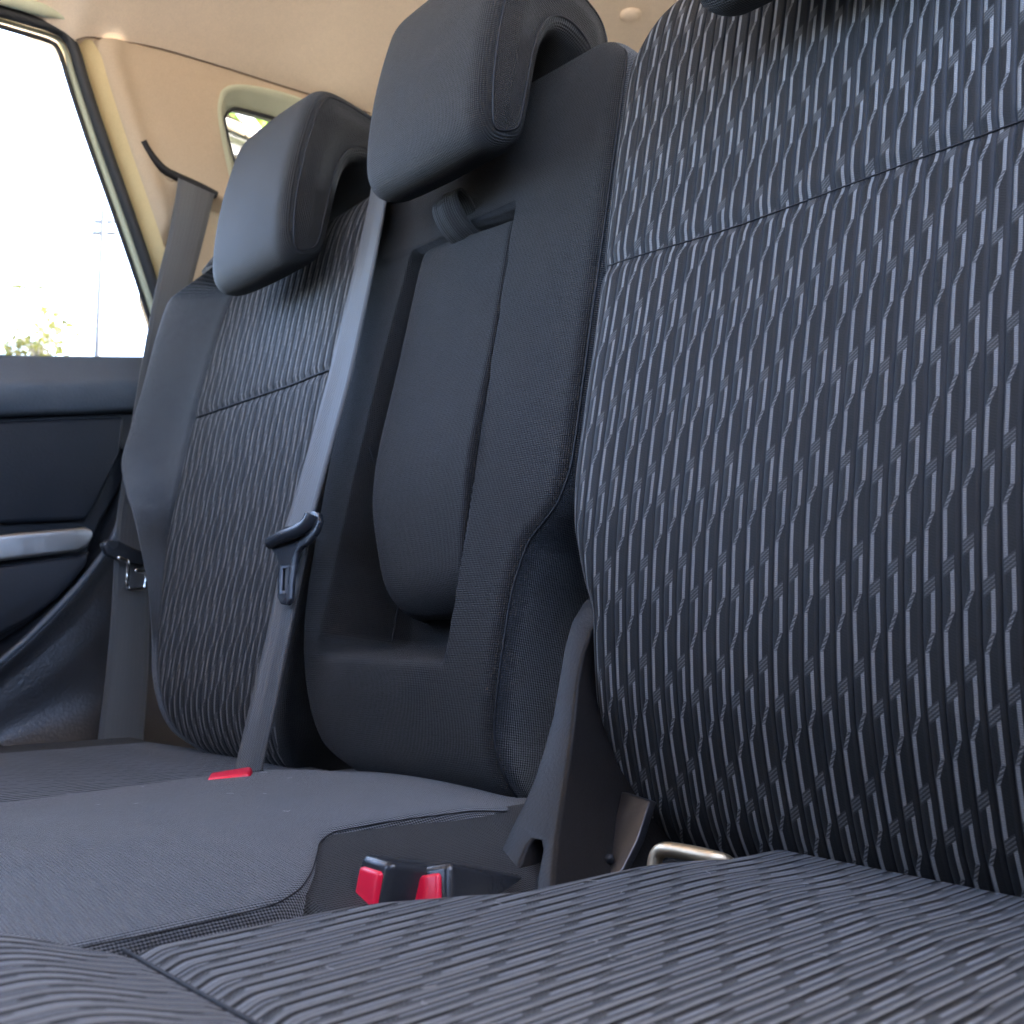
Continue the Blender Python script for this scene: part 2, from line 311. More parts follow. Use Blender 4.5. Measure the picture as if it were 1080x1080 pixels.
def headrest(parent, uL, uR, vb=.632, k=1., dw=0., taper=.0):
    dv = vb-.632
    uc = (uL+uR)/2; hw = (uR-uL)/2; vtop = vb+.23*k
    # side profile (w, v): long front leg, arm over the top, short rear leg
    prof = [(.030, .665), (.050, .640), (.075, .632), (.094, .650), (.104, .70), (.107, .78), (.102, .86), (.094, .905), (.075, .932), (.04, .940), (-.02, .938), (-.065, .928),
            (-.088, .900), (-.092, .860), (-.082, .838), (-.062, .828), (-.046, .832), (-.034, .842), (-.012, .848), (.006, .842), (.018, .822), (.024, .78), (.026, .72)]
    prof = [(w+dw, vb+(v-.632)*k) for w, v in prof]
    P = catmull(prof, 5, closed=True); P = np.array([p for p in P]); n = len(P)
    nrm = []
    for i in range(n):
        t = P[(i+1) % n]-P[i-1]; t /= np.linalg.norm(t); nrm.append((t[1], -t[0]))
    nrm = np.array(nrm)
    ctr = P.mean(0)
    if ((P-ctr)*nrm).sum() < 0: nrm = -nrm
    arc = np.concatenate([[0], np.cumsum(np.linalg.norm(np.diff(P, axis=0), axis=1))])
    xs = []; m = 34
    rows = []; uvs = []; sq = 0
    for k in range(m+1):
        q = -1+2*k/m; q = math.copysign(1-(1-abs(q))**1.7, q)      # denser near the ends
        R = .026; dist = (1-abs(q))*hw; inset = 0 if dist > R else R-math.sqrt(max(R*R-(R-dist)**2, 0)); inset *= .62
        bulge = .006*(1-q*q)
        row = []; uv = []
        for i in range(n):
            w, v = P[i]-nrm[i]*(inset-bulge*.6)
            hgt = (v-(.632+dv))/.3
            shr = 1-taper*(1-sstep(hgt, -.05, .5))*.12-(.05*sstep(w-dw, -.02, -.09)) - .10*(1-sstep(hgt, -.1, .14))*.9 - .07*sstep(hgt, .72, 1.08)
            u = uc+q*hw*shr; row.append(seat(u, v, w)); uv.append((arc[i], u))
        row.append(row[0]); uv.append((arc[-1]+.01, uv[0][1])); rows.append(row); uvs.append(uv)
    me = grid_mesh('headrest', rows, uvs)
    bm = bmesh.new(); bm.from_mesh(me); ul = bm.loops.layers.uv.active; bm.verts.ensure_lookup_table()
    rco = {-1: [Vector(bm.verts[i].co) for i in range(n)], 1: [Vector(bm.verts[m*(n+1)+i].co) for i in range(n)]}
    bmesh.ops.remove_doubles(bm, verts=bm.verts, dist=1e-6); bmesh.ops.recalc_face_normals(bm, faces=bm.faces)
    rim = {q: [bm.verts.new(c) for c in rco[q]] for q in rco}; capf = []
    for sg in (-1, 1):
        B2 = [(P[i]-nrm[i]*.0186) for i in range(n)]
        def ins(w, v):
            c = False; j = n-1
            for i in range(n):
                a, b = B2[i], B2[j]
                if (a[1] > v) != (b[1] > v) and w < (b[0]-a[0])*(v-a[1])/(b[1]-a[1])+a[0]: c = not c
                j = i
            return c
        BA = np.array(B2); pts = [Vector(b) for b in B2]; dist = [0.]*n
        for gw in np.arange(BA[:, 0].min(), BA[:, 0].max(), .006):
            for gv in np.arange(BA[:, 1].min(), BA[:, 1].max(), .006):
                if ins(gw, gv):
                    dd = float(np.sqrt(((BA-[gw, gv])**2).sum(1)).min())
                    if dd > .005: pts.append(Vector((gw, gv))); dist.append(dd)
        vo, eo, fo_, ov, oe, of = delaunay_2d_cdt(pts, [(i, (i+1) % n) for i in range(n)], [], 1, 1e-7)
        vmap = []
        for k, p in enumerate(vo):
            src = ov[k][0] if ov[k] else -1
            if 0 <= src < n: vmap.append(rim[sg][src]); continue
            w_, v_ = p; hgt = (v_-(.632+dv))/.3
            shr = 1-(.05*sstep(w_-dw, -.02, -.09))-.09*(1-sstep(hgt, -.1, .14))-.07*sstep(hgt, .72, 1.08)
            dd = dist[src] if 0 <= src < len(dist) else .01
            vmap.append(bm.verts.new(tuple(seat(uc+sg*(hw*shr+.006*float(sstep(dd, 0, .03))), v_, w_))))
        for f in fo_:
            try: nf_ = bm.faces.new([vmap[k] for k in f])
            except ValueError: continue
            nf_.smooth = True; capf.append((nf_, sg))
            for l in nf_.loops: l[ul].uv = (float(np.array(l.vert.co)@SN), float(np.array(l.vert.co)@SD))
    for f, q in capf:
        f.normal_update()
        if f.normal.x*q < 0: f.normal_flip()
    bm.to_mesh(me); bm.free()
    h = link('headrest', me, 'plain', parent)
    # seams round both sides
    for sg, kk in ((-1, 0), (1, m)):
        pts = [rows[kk][i]+0 for i in range(n)]
        cen = sum(pts)/n
        tube('seam', pts, .0016, 'thread', h, seg=5, closed=True)
    for du in (-.055, .055):
        tube('post', [seat(uc+du, .78, -.075), seat(uc+du, vtop, -.067+dw)], .008, 'chrome', h, seg=14)
    return h

# ---- near (right) seat back
NB = thing('backrest_cushion', 'closest seat backrest at the right, its whole front in ribbed grey striped fabric', 'seat backrest', (-.35, .02, 0), 'rear seat backrests')
uLn = edge_fn([(-.03, -.56), (.0, -.61), (.03, -.634), (.059, -.645), (.105, -.650), (.15, -.650), (.18, -.650), (.21, -.660), (.235, -.668), (.27, -.678), (.32, -.683), (.417, -.684), (.534, -.688), (.68, -.692), (.76, -.692), (.80, -.680), (.84, -.655), (.875, -.60), (.89, -.56)])
uRn = edge_fn([(-.03, -.02), (.05, .0), (.4, .01), (.8, .0), (.86, -.05), (.89, -.11)])
def fn_near(u, v, w):
    g = -.004*math.exp(-((v-.5365-.004*math.sin((u+.4)*6))/.008)**2)
    b = .010*sstep(-u, .50, .66)+.016*sstep(u, -.20, -.05)
    return g+b*sstep(v, .08, .3)
rows = back_rows([(.05, -.20), (.005, -.18), (-.022, -.14), (-.024, -.095), (.002, -.055), (.055, -.026), (.13, -.002), (.24, .010), (.38, .009), (.54, .001), (.7, -.003), (.80, -.010), (.85, -.03), (.876, -.07), (.88, -.14)], uLn, uRn, .20, (.032, .04), fn_near, n=220, nf=90)
cov = loft('seat_cover', rows, 0, len(rows[0]), 'stripe', NB)
tube('seam', [seat(u, .5365+.004*math.sin((u+.4)*6), -.0022+.010*sstep(-u, .50, .66)+.016*sstep(u, -.20, -.05)) for u in np.linspace(-.668, -.01, 60)], .0008, 'thread', cov, seg=6)
tube('piping', catmull([at_w(740, 899, -.07), at_w(790, 903, -.07), at_w(850, 918, -.07), at_w(960, 943, -.07), at_w(1080, 968, -.07), seat(-.1, -.03, -.07)]), .0016, 'carpet', cov, seg=8)
headrest(NB, -.525, -.255, vb=.704, k=.95)

# ---- centre seat back with folded armrest
CB = thing('backrest_cushion', 'middle seat backrest in plain dark fabric with a folded armrest set into it', 'seat backrest', (-.93, .02, 0), 'rear seat backrests')
uLc = edge_fn([(-.03, -.96), (.006, -1.022), (.038, -1.078), (.126, -1.127), (.247, -1.152), (.374, -1.157), (.504, -1.150), (.639, -1.140), (.80, -1.130), (.88, -1.09)])
uRc = edge_fn([(-.03, -.735), (.0, -.735), (.079, -.752), (.19, -.752), (.25, -.74), (.30, -.70), (.34, -.690), (.52, -.688), (.76, -.686), (.80, -.690), (.84, -.72), (.88, -.77)])
def chan(u, v):
    aL = float(np.interp(v, [.15, .26, .36, .5, .66], [-1.090, -1.084, -1.078, -1.064, -1.040])); bL = float(np.interp(v, [.15, .26, .36, .5, .66], [-1.01, -1.038, -1.048, -1.048, -1.030]))
    side = sstep(u, aL, bL)*(1-sstep(u, -.846, -.838)); ve = .657+.004*sstep(u, -1.0, -.86)
    return side*sstep(v, .128, .168)*(1-sstep(v, ve, ve+.007))*float(np.interp(v, [.3, .6], [1, .6]))
def fn_cen(u, v, w):
    lip = .010*sstep(v, .05, .12)*(1-sstep(v, .128, .16))*sstep(u, -1.09, -1.0)*(1-sstep(u, -.90, -.82))
    valley = -.012*math.exp(-((u+1.105)/.012)**2)*0
    return -.085*chan(u, v)+lip+.006*math.exp(-((u+1.12)/.03)**2)*sstep(v, .05, .2)
rows = back_rows([(.06, -.19), (.02, -.16), (-.004, -.11), (-.004, -.06), (.014, -.02), (.05, .0), (.12, .006), (.22, .004), (.36, .002), (.54, 0), (.7, -.002), (.79, -.005), (.845, -.02), (.866, -.05), (.87, -.14)], uLc, uRc, .19, (.028, .024), fn_cen, n=260, nf=190)
ncol = len(rows[0]); cut = 6+8+191+3
uvc = arcs(rows, cut-12)
cov = loft('seat_cover', rows, 0, cut+1, 'plain', CB, uvc)
loft('side_panel', rows, cut, ncol, 'plain_sky', CB, uvc)
def row_pts(rows, c, v0, v1, lift=.0012):
    out = []
    for r in rows:
        v = r[c]@SD
        if v0 <= v <= v1: out.append(r[c]+SN*lift*.3)
    return out
tube('seam', row_pts(rows, cut, .0, .82), .0013, 'thread', cov, seg=5)
# seam down the left flank of the channel
cs = [uv_w(385, 470), uv_w(378, 540), uv_w(374, 600), uv_w(370, 645), uv_w(368, 668)]
tube('seam', catmull([seat(u, v, fn_cen(u, v, 0)+float(np.interp(v, [.22, .36, .54], [.004, .002, 0]))+.001) for u, v in cs], 6), .0011, 'thread', cov, seg=5)
headrest(CB, -1.028, -.797, vb=.692, k=.87, dw=-.002)
# armrest
uLa = edge_fn([(.15, -.965), (.17, -.978), (.19, -.990), (.22, -1.003), (.27, -1.020), (.33, -1.036), (.40, -1.040), (.48, -1.040), (.60, -1.034), (.652, -1.030), (.659, -1.025), (.664, -1.012)])
uRa = lambda v: -.841
def fn_arm(u, v, w):
    tp = .0
    return .006*math.exp(-((v-.36)/.12)**2)-.010*sstep(v, .6, .66)*0
def arm_rows():
    prof = [(.215, -.085), (.19, -.075), (.178, -.055), (.182, -.03), (.205, -.008), (.25, .0), (.36, .004), (.5, .0), (.6, -.001), (.650, -.003), (.660, -.008), (.664, -.03), (.664, -.08)]
    path = catmull([np.array(p) for p in prof], 10); rr = []
    for v, w in path:
        uL = uLa(v)
        sec = section(uL, uRa(v), w-.002, .07+min(0, w)*.7, .022, .010, lambda u, ww: fn_arm(u, v, ww), nf=40)
        rr.append([seat(u, v-(.010*sstep(u, -1.0, -.84)*sstep(v, .5, .65))+.012*(1-sstep(v, .18, .36))+(.010*sstep(u, -.93, -.84)*(1-sstep(v, .18, .30))), ww) for u, ww in sec])
    return rr
arm = loft('armrest', ar := arm_rows(), 0, len(ar[0]), 'plain', CB)
# pull strap, a folded loop of webbing
lp = [(.650, -.014), (.656, .004), (.668, .020), (.683, .028), (.693, .024), (.692, .012), (.680, .000), (.662, -.010)]
lp = catmull([np.array(p) for p in lp], 6)
def strap_rows(w0, lo, hi):
    Rr = []; uv = []; s = 0
    for i, p in enumerate(lp):
        t = lp[min(i+1, len(lp)-1)]-lp[max(i-1, 0)]; t /= np.linalg.norm(t); nn = np.array([-t[1], t[0]]); row = []
        if i: s += np.linalg.norm(p-lp[i-1])
        q = []
        for k in range(9): a = lo+(hi-lo)*k/8; q.append((a, .0030*(1-abs(k/4-1)**4)+.0010*math.cos(k/8*TAU*2)))
        for k in range(8, -1, -1): a = lo+(hi-lo)*k/8; q.append((a, -.0012))
        for a, o_ in q:
            pp = p+nn*o_*1.2; row.append(seat(a+.008*(pp[0]-.655)/.05*-.6, pp[0]+(a-lo)*.12, pp[1]))
        Rr.append(row); uv.append([(j*.004, s) for j in range(len(row))])
    return Rr, uv
r_, u_ = strap_rows(0, -.958, -.912)
ps = link('pull_strap', grid_mesh('pull_strap', r_, u_, closed=True), 'plain', arm)

# ---- far (left) seat back
FB = thing('backrest_cushion', 'farthest seat backrest beside the left door, striped middle with a plain outer bolster', 'seat backrest', (-1.4, .02, 0), 'rear seat backrests')
WB = .055
out_px = [(232, 268), (205, 280), (185, 293), (170, 318), (157, 365), (146, 410), (133, 455), (125, 482), (129, 520), (139, 555), (152, 590), (160, 630)]
op = []
for q in out_px:
    u, v = uv_w(*q, WB); op.append((v, u-.012))

print('OP', [(round(float(a),3), round(float(b),3)) for a,b in op])
outF = edge_fn([(-.03, -1.38), (.0, -1.46), (.02, -1.515), (.06, -1.55), (.12, -1.585), (.18, -1.592), (.23, -1.597), (.27, -1.61), (.32, -1.64)]+sorted([q for q in op if q[0] > .36]))
sU = edge_fn([(-.03, -1.34), (.0, -1.42), (.02, -1.48), (.06, -1.515), (.12, -1.552), (.19, -1.58), (.33, -1.618), (.546, -1.612), (.70, -1.585), (.76, -1.566), (.82, -1.545), (.86, -1.53)])
inU = edge_fn([(-.03, -1.20), (.0, -1.165), (.05, -1.155), (.3, -1.165), (.8, -1.15), (.86, -1.17)])
def far_rows():
    prof = [(.05, -.16), (.01, -.14), (-.008, -.10), (-.006, -.05), (.02, -.02), (.07, -.002), (.15, .002), (.3, .0), (.54, 0), (.72, -.004), (.78, -.012), (.815, -.03), (.83, -.07), (.83, -.13)]
    path = catmull([np.array(p) for p in prof], 10); s = np.concatenate([[0], np.cumsum([np.linalg.norm(path[i]-path[i-1]) for i in range(1, len(path))])])
    ss = np.linspace(0, s[-1], 150); PV = np.interp(ss, s, [p[0] for p in path]); PW = np.interp(ss, s, [p[1] for p in path]); rr = []
    for v, w in zip(PV, PW):
        uo, us, ui = outF(v), sU(v), inU(v); bw = WB*float(sstep(v, .10, .40))
        pts = []
        r = .035*min(1, (us-uo)/.08+.2); bw2 = bw
        for k in range(6): pts.append((uo, w-.16+(.16+bw2-r)*k/6))
        for k in range(10):
            a = math.pi/2*k/10; pts.append((uo+r*(1-math.cos(a)), w+bw2-r+r*math.sin(a)))
        for k in range(20):
            t = k/20; u = uo+r+(us-uo-r)*t; e = 1-float(sstep(t, -.15, 1.1)); pts.append((u, w+bw2*min(1, e*1.03)))
        cutc = len(pts)
        for k in range(61):
            u = us+(ui-.02-us)*k/60; pts.append((u, w-.004*math.exp(-((v-.527)/.006)**2)-.003*math.exp(-((u-us)/.006)**2)+.004*float(sstep(u, -1.3, -1.2))))
        for k in range(1, 9):
            a = math.pi/2*k/8; pts.append((ui-.02+.02*math.sin(a), w+.004-.02*(1-math.cos(a))))
        for k in range(1, 6): pts.append((ui, w-.016-.1*k/5))
        rr.append([seat(u, v, q) for u, q in pts])
    return rr, cutc
fr_, fc = far_rows(); fuv = arcs(fr_)
loft('side_bolster', fr_, 0, fc+1, 'plain_sky', FB, fuv)
cov = loft('seat_cover', fr_, fc, len(fr_[0])-12, 'stripe_far', FB, fuv)
loft('side_panel', fr_, len(fr_[0])-13, len(fr_[0]), 'plain', FB, fuv)
tube('seam', [seat(u, .527, -.0015+.004*float(sstep(u, -1.3, -1.2))) for u in np.linspace(-1.60, -1.17, 40)], .0018, 'thread', cov, seg=5)
headrest(FB, -1.442, -1.214, vb=.674, k=.91, dw=-.004)

# ------------------------------------------------------------------ bench cushion
BC = thing('seat_cushion', 'long rear bench cushion with striped ends and a plain middle section', 'seat cushion', (-.9, -.25, -.1))
def hf(name, xs, ys, fx, mat, parent=None, uvf=None):
    """fx(s,t)->3D point; xs, ys parameter lists"""
    rows = [[fx(a, b) for a in xs] for b in ys]; uv = [[(uvf(a, b) if uvf else (p[0], p[1])) for a, p in zip(xs, r)] for b, r in zip(ys, rows)]
    return link(name, grid_mesh(name, rows, uv), mat, parent)
# near striped part: left edge
nx0 = edge_fn([(-.75, -.60), (-.55, -.60), (-.47, -.598), (-.425, -.578), (-.35, -.572), (-.286, -.566), (-.23, -.540), (-.186, -.516), (-.12, -.512), (-.06, -.508), (.0, -.495), (.06, -.49)])
def nz(x, y):
    z = -.004*math.exp(-((y+.418)/.008)**2)
    z += .018*float(sstep(-y, .418, .50))*(1-.0*float(sstep(-y, .50, .6)))-.9*max(0, -y-.52)**1.4*3.0
    z += -.004*float(sstep(y, -.10, .02))
    z += .004*math.sin(x*9+y*7)*.5
    return z
def nfx(s, y):
    x0 = nx0(y); x1 = .05; r = .035
    L = [(0, -.12), (0, -.08), (.0, -.05)]+[(r*(1-math.cos(a)), -r*(1-math.sin(a))) for a in np.linspace(0, math.pi/2, 9)]
    if s < len(L): return V3(x0+L[s][0]*.8, y, nz(x0+r, y)+L[s][1])
    k = (s-len(L)+1)/110; x = x0+r*.8+(x1-x0-r*.8)*k; return V3(x, y, nz(x, y))
E_ns = 3+9+110
ys_n = list(np.linspace(.06, -.44, 150))+list(np.linspace(-.443, -.62, 60))
nrows = [[nfx(s, y) for s in range(E_ns)] for y in ys_n]
nvv = [0]
for i in range(1, len(nrows)): nvv.append(nvv[-1]+np.linalg.norm(nrows[i][60]-nrows[i-1][60]))
nuv = [[((p[0] if s >= 11 else nrows[i][11][0]-(11-s)*.006), nvv[i]) for s, p in enumerate(r)] for i, r in enumerate(nrows)]
near_part = link('striped_panel', grid_mesh('striped_panel', nrows, nuv), 'stripe_sky', BC)
tube('seam', [V3(x, -.418, nz(x, -.418)+.0005) for x in np.linspace(-.565, .04, 60)], .0014, 'thread', near_part, seg=5)
# plain middle part
cxR = edge_fn([(-.9, -.595), (-.60, -.590), (-.46, -.588), (-.42, -.590), (-.36, -.588), (-.31, -.590), (-.285, -.600), (-.26, -.622), (-.235, -.654), (-.215, -.680), (-.19, -.694), (-.14, -.692), (-.08, -.684), (.0, -.68), (.08, -.67)])
def cz(x, y):
    c = .018-.030*((x+.87)/.30)**2
    return c+.006*math.sin(y*5+1)-.012*float(sstep(y, -.08, .03))-.6*max(0, -y-.70)
def cfx(s, y):
    x1 = cxR(y); x0 = -1.135; r = .03
    LL = [(0, -.07), (0, -.03)]+[(r*(1-math.cos(a)), -r*(1-math.sin(a))) for a in np.linspace(0, math.pi/2, 7)]
    if s < 9: return V3(x0+LL[s][0], y, cz(x0+r, y)+LL[s][1])
    if s >= 9+100:
        q = LL[::-1][s-109]; return V3(x1-q[0], y, cz(x1-r, y)+q[1])
    k = (s-9+1)/101; x = x0+r+(x1-x0-2*r)*k; return V3(x, y, cz(x, y))
cyl = list(np.linspace(.08, -.9, 200))
crow = [[cfx(s, y) for s in range(118)] for y in cyl]
cen_part = link('plain_panel', grid_mesh('plain_panel', crow, arcs(crow)), 'plain_sky', BC)
tube('seam', [r[111]+V3(.0, 0, .001) for r in crow if r[111][1] < -.02], .0006, 'thread', cen_part, seg=5)
# low fabric apron between the two, round the buckles
def apz(x, y): return .0075-.044*float(sstep(x, -.71, -.50))-.03*float(sstep(-x, .712, .74))-.035*float(sstep(-y, .275, .315))*float(sstep(-x, .575, .60))+.002*math.sin(x*30)
ap = hf('side_panel', list(np.linspace(-.76, -.45, 40)), list(np.linspace(.06, -.46, 60)), lambda x, y: V3(x, y, apz(x, y)), 'plain', BC)
tube('seam', catmull([at_ax(385, 884, 2, -.010), at_ax(402, 886, 2, -.012), at_ax(414, 897, 2, -.015), at_ax(420, 915, 2, -.018)]), .0015, 'thread', ap, seg=5)
# far striped part
def fz(x, y): return -.014+.006*math.sin(x*4)-.03*float(sstep(-x, 1.68, 1.82))-.5*max(0, -y-.55)
fy1 = lambda x: .06
hf('striped_panel', list(np.linspace(-1.66, -1.10, 80)), list(np.linspace(.06, -.7, 100)), lambda x, y: V3(x, y, fz(x, y)), 'stripe_sky', BC)
def fo(s, y):
    pts = [(-1.66, 0), (-1.70, .003), (-1.74, .004), (-1.78, -.002), (-1.81, -.02), (-1.825, -.05), (-1.83, -.1)]
    x, dz = pts[s]; return V3(x, y, -.014+.006*math.sin(x*4)+dz)
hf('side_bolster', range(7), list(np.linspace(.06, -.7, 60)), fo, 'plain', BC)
box('base', V3(-.9, -.26, -.21), .91, .31, .08, (V3(1, 0, 0), V3(0, 1, 0), ZZ), 'black', BC, .02)

# ------------------------------------------------------------------ buckles
def buckle(fp, label, lie, wd=.036, ht=.046, ln=.10, group='seat belt buckles', axis=None, low=.55):
    t = thing('seat_belt_buckle', label, 'buckle', fp, group)
    ay, ax_, az = axis
    c = V3(*fp)+ay*ln/2
    b = box('body', c, wd/2, ln/2, ht/2, (ax_, ay, az), 'blackgloss', t, .006, 4)
    # red button set in the front face, with a thin lip round it
    f = V3(*fp)-ay*.0005
    box('release_button', f-az*ht*.02+ay*.0022, wd*.35, .005, ht*.37, (ax_, ay, az), 'red', t, .003, 3)
    return t
def axes(ang, pitch, roll=0):
    ay = V3(math.sin(ang)*math.cos(pitch), math.cos(ang)*math.cos(pitch), -math.sin(pitch)); ax_ = V3(math.cos(ang), -math.sin(ang), 0); az = np.cross(ax_, ay)
    if roll:
        c, s_ = math.cos(roll), math.sin(roll); ax_, az = ax_*c+az*s_, az*c-ax_*s_
    return ay, ax_, az
p1 = at_ax(388, 946, 2, -.014); p2 = at_ax(443, 950, 2, -.018)
buckle(p1, 'red and black buckle beside the plain middle cushion, left one of the close pair', 1, axis=axes(math.radians(0), math.radians(12)), wd=.036, ht=.052)
buckle(p2, 'red and black buckle next to the striped cushion, right one of the close pair', 1, axis=axes(math.radians(-14), math.radians(16), .25), wd=.052, ht=.046)
p3 = at_ax(243, 820, 2, .012)
t3 = thing('seat_belt_buckle', 'distant red topped buckle behind the plain cushion where the middle belt ends', 'buckle', p3, 'seat belt buckles')
a3 = axes(math.radians(30), math.radians(-8))
box('body', p3+V3(-.012, .015, -.03), .034, .034, .028, a3[1::-1]+(a3[2],) if False else (a3[1], a3[0], a3[2]), 'blackgloss', t3, .008)
box('release_button', p3+V3(0, 0, -.002), .026, .022, .007, (a3[1], a3[0], a3[2]), 'red', t3, .004)

# ------------------------------------------------------------------ hinge cover, strap, wire
def px_loop(px, f): return [f(*p) for p in px]
hc = thing('hinge_cover', 'dark grained plastic cover ending in a forked hook between the seats', 'hinge cover', at_w(565, 930, -.05))
outl = [(645, 612), (630, 620), (614, 636), (602, 656), (595, 680), (589, 715), (582, 755), (571, 795), (560, 828), (551, 848), (541, 868), (532, 886), (525, 903), (524, 912), (530, 917), (541, 919), (547, 916), (550, 905), (555, 893), (562, 885), (569, 886), (571, 897), (568, 912), (564, 932), (564, 950), (582, 950), (584, 915), (587, 885), (594, 840), (600, 800), (605, 760), (609, 720), (615, 690), (624, 664), (640, 645), (660, 640)]
cw = lambda y: float(np.interp(y, [612, 700, 800, 880, 950], [-.035, .0, .035, .080, .115]))
o = plate('body', [px_loop(outl, lambda x, y: at_w(x, y, cw(y)))], -SN*.17, 'cover', hc, bv=.007, seg=4)
ms = thing('hinge_strap', 'flat worn metal strap standing behind the striped cushion beside the hook', 'metal strap', at_w(645, 915, -.07))
plate('strap', [px_loop([(655, 835), (685, 845), (672, 885), (657, 915), (645, 935), (625, 935), (634, 910), (645, 880)], lambda x, y: at_w(x, y, float(np.interp(y, [835, 935], [-.015, .045]))))], -SN*.01, 'steel', ms, bv=.0015)
tube('hole_disc', [at_w(643, 906, .034), at_w(643, 906, .026)], .004, 'thread', ms)  # dark disc put on to stand for a hole in the strap
wr = thing('anchor_loop', 'bent pale metal wire loop in the crease under the closest backrest', 'wire loop', at_w(725, 905, -.05))
tube('wire', catmull([at_w(688, 935, .02), at_w(690, 912, .02), at_w(694, 900, .02), at_w(704, 896, .02), at_w(730, 900, .018), at_w(752, 905, .015), at_w(768, 911, .005), at_w(780, 925, -.02)]), .0058, 'brass', wr, seg=14)

# ------------------------------------------------------------------ middle belt
mb = thing('seat_belt', 'light grey belt slanting down between the far and middle backrests with hanging tongue', 'seat belt', at_w(260, 822, .03), 'seat belts')
bL = [(394, 184), (389, 215), (378, 265), (362, 335), (346, 400), (327, 470), (311, 525), (301, 556)]
bR = [(411, 192), (406, 222), (396, 275), (384, 335), (370, 400), (351, 470), (336, 525), (329, 552)]
ribbon('webbing', [at_w(x, y, .012+.0*0+.025*i/7) for i, (x, y) in enumerate(bL)], [at_w(x, y, .016+.03*i/7) for i, (x, y) in enumerate(bR)], 'web', mb)
b2L = [(303, 560), (296, 595), (288, 640), (277, 690), (264, 745), (252, 795), (244, 828)]
b2R = [(328, 560), (320, 600), (310, 650), (300, 700), (291, 745), (281, 790), (273, 828)]
ribbon('webbing', [at_w(x, y, .030+.02*i/6) for i, (x, y) in enumerate(b2L)], [at_w(x, y, .034+.02*i/6) for i, (x, y) in enumerate(b2R)], 'web_shade', mb)
A = lambda x, y: at_w(x, y, .052)
tn = plate('tongue', [[A(*q) for q in [(284, 573), (290, 563), (300, 558), (318, 553), (324, 549), (325, 541), (330, 538), (336, 541), (337, 550), (333, 561), (325, 572), (317, 577), (312, 583), (310, 595), (307, 615), (306, 632), (302, 638), (295, 637), (292, 630), (292, 612), (293, 596), (291, 586), (286, 580)]],
           [A(*q) for q in [(297, 598), (304, 597), (303, 612), (302, 625), (296, 625), (296, 611)]]], -SN*.007, 'blackgloss', mb, bv=.0022)
tube('tongue_bar', catmull([A(287, 573)+SN*.002, A(303, 567)+SN*.006, A(318, 561)+SN*.006, A(327, 553)+SN*.004, A(331, 543)+SN*.003]), [.0085]*33, 'blackgloss', tn)
plate('latch_blade', [[at_w(x, y, .0515) for x, y in [(293, 590), (308, 588), (305, 632), (294, 632)]], [at_w(x, y, .0515) for x, y in [(297.5, 600), (303.5, 599), (302, 623), (296.8, 623)]]], -SN*.003, 'steel', tn, bv=.0008)

# ------------------------------------------------------------------ outer belt
ob = thing('seat_belt', 'belt coming out of a slot in the beige pillar and down beside the door', 'seat belt', at_ax(128, 778, 0, -1.8), 'seat belts')
BX = -1.84
Lp = [(188, 188), (184, 215), (176, 255), (165, 300), (150, 380), (135, 470), (124, 540), (121, 580), (118, 640), (112, 710), (103, 782)]
Rp = [(226, 205), (219, 235), (210, 270), (200, 310), (185, 390), (172, 470), (163, 540), (160, 580), (158, 640), (156, 710), (151, 786)]
xs_ = np.interp(range(11), [0, 3, 10], [-1.865, -1.83, -1.80])
ribbon('webbing', [at_ax(x, y, 0, a) for (x, y), a in zip(Lp, xs_)], [at_ax(x, y, 0, a) for (x, y), a in zip(Rp, xs_)], 'web', ob)
B = lambda x, y, d=0: at_ax(x, y, 0, -1.79+d)
tg2 = plate('tongue', [[B(*q) for q in [(108, 574), (113, 569), (125, 570), (140, 577), (158, 584), (160, 597), (140, 594), (124, 590), (113, 585)]]], V3(-.018, 0, 0), 'blackgloss', ob, bv=.004)
tube('latch_blade', catmull([B(124, 588), B(133, 592), B(135, 600), B(134, 618), B(138, 622), B(150, 621), B(153, 617), B(154, 604), B(150, 603), B(142, 602)], 5), .0042, 'chrome', tg2, seg=10)

# ------------------------------------------------------------------ door
dr = thing('car_door', 'closed left rear door with black trim, satin silver pull strip and bright window', 'car door', at_ax(60, 600, 0, -1.97))
DX = -1.965
D = lambda x, y, d=0: at_ax(x, y, 0, DX+d)
def yz(y, z, d=0): return V3(DX+d, y, z)
P0 = D(0, 376); P1 = D(165, 377); sl = (P1[2]-P0[2])/(P1[1]-P0[1])
def beltz(y): return P0[2]+sl*(y-P0[1])
Q0 = D(0, 438); Q1 = D(130, 433); sl2 = (Q1[2]-Q0[2])/(Q1[1]-Q0[1])
def midz(y): return Q0[2]+sl2*(y-Q0[1])
ysd = np.linspace(-1.5, .30, 40)
prof = [(-.03, .0), (-.012, .003), (.000, .001), (.010, -.006), (.030, -.040), (.038, -.052), (.040, -.060)]
rows = []
for y in ysd:
    zt, zm = beltz(y), midz(y); row = [V3(DX+dx, y, zt+dz) for dx, dz in catmull([np.array(p) for p in prof], 6)]
    for k in range(1, 9): t = k/8; row.append(V3(DX+.040-.012*t*t, y, (zt-.06)*(1-t)+zm*t))
    row += [V3(DX+.016, y, zm-.004), V3(DX-.01, y, zm-.006)]
    rows.append(row)
link('belt_pad', grid_mesh('belt_pad', rows, None), 'pad', dr)
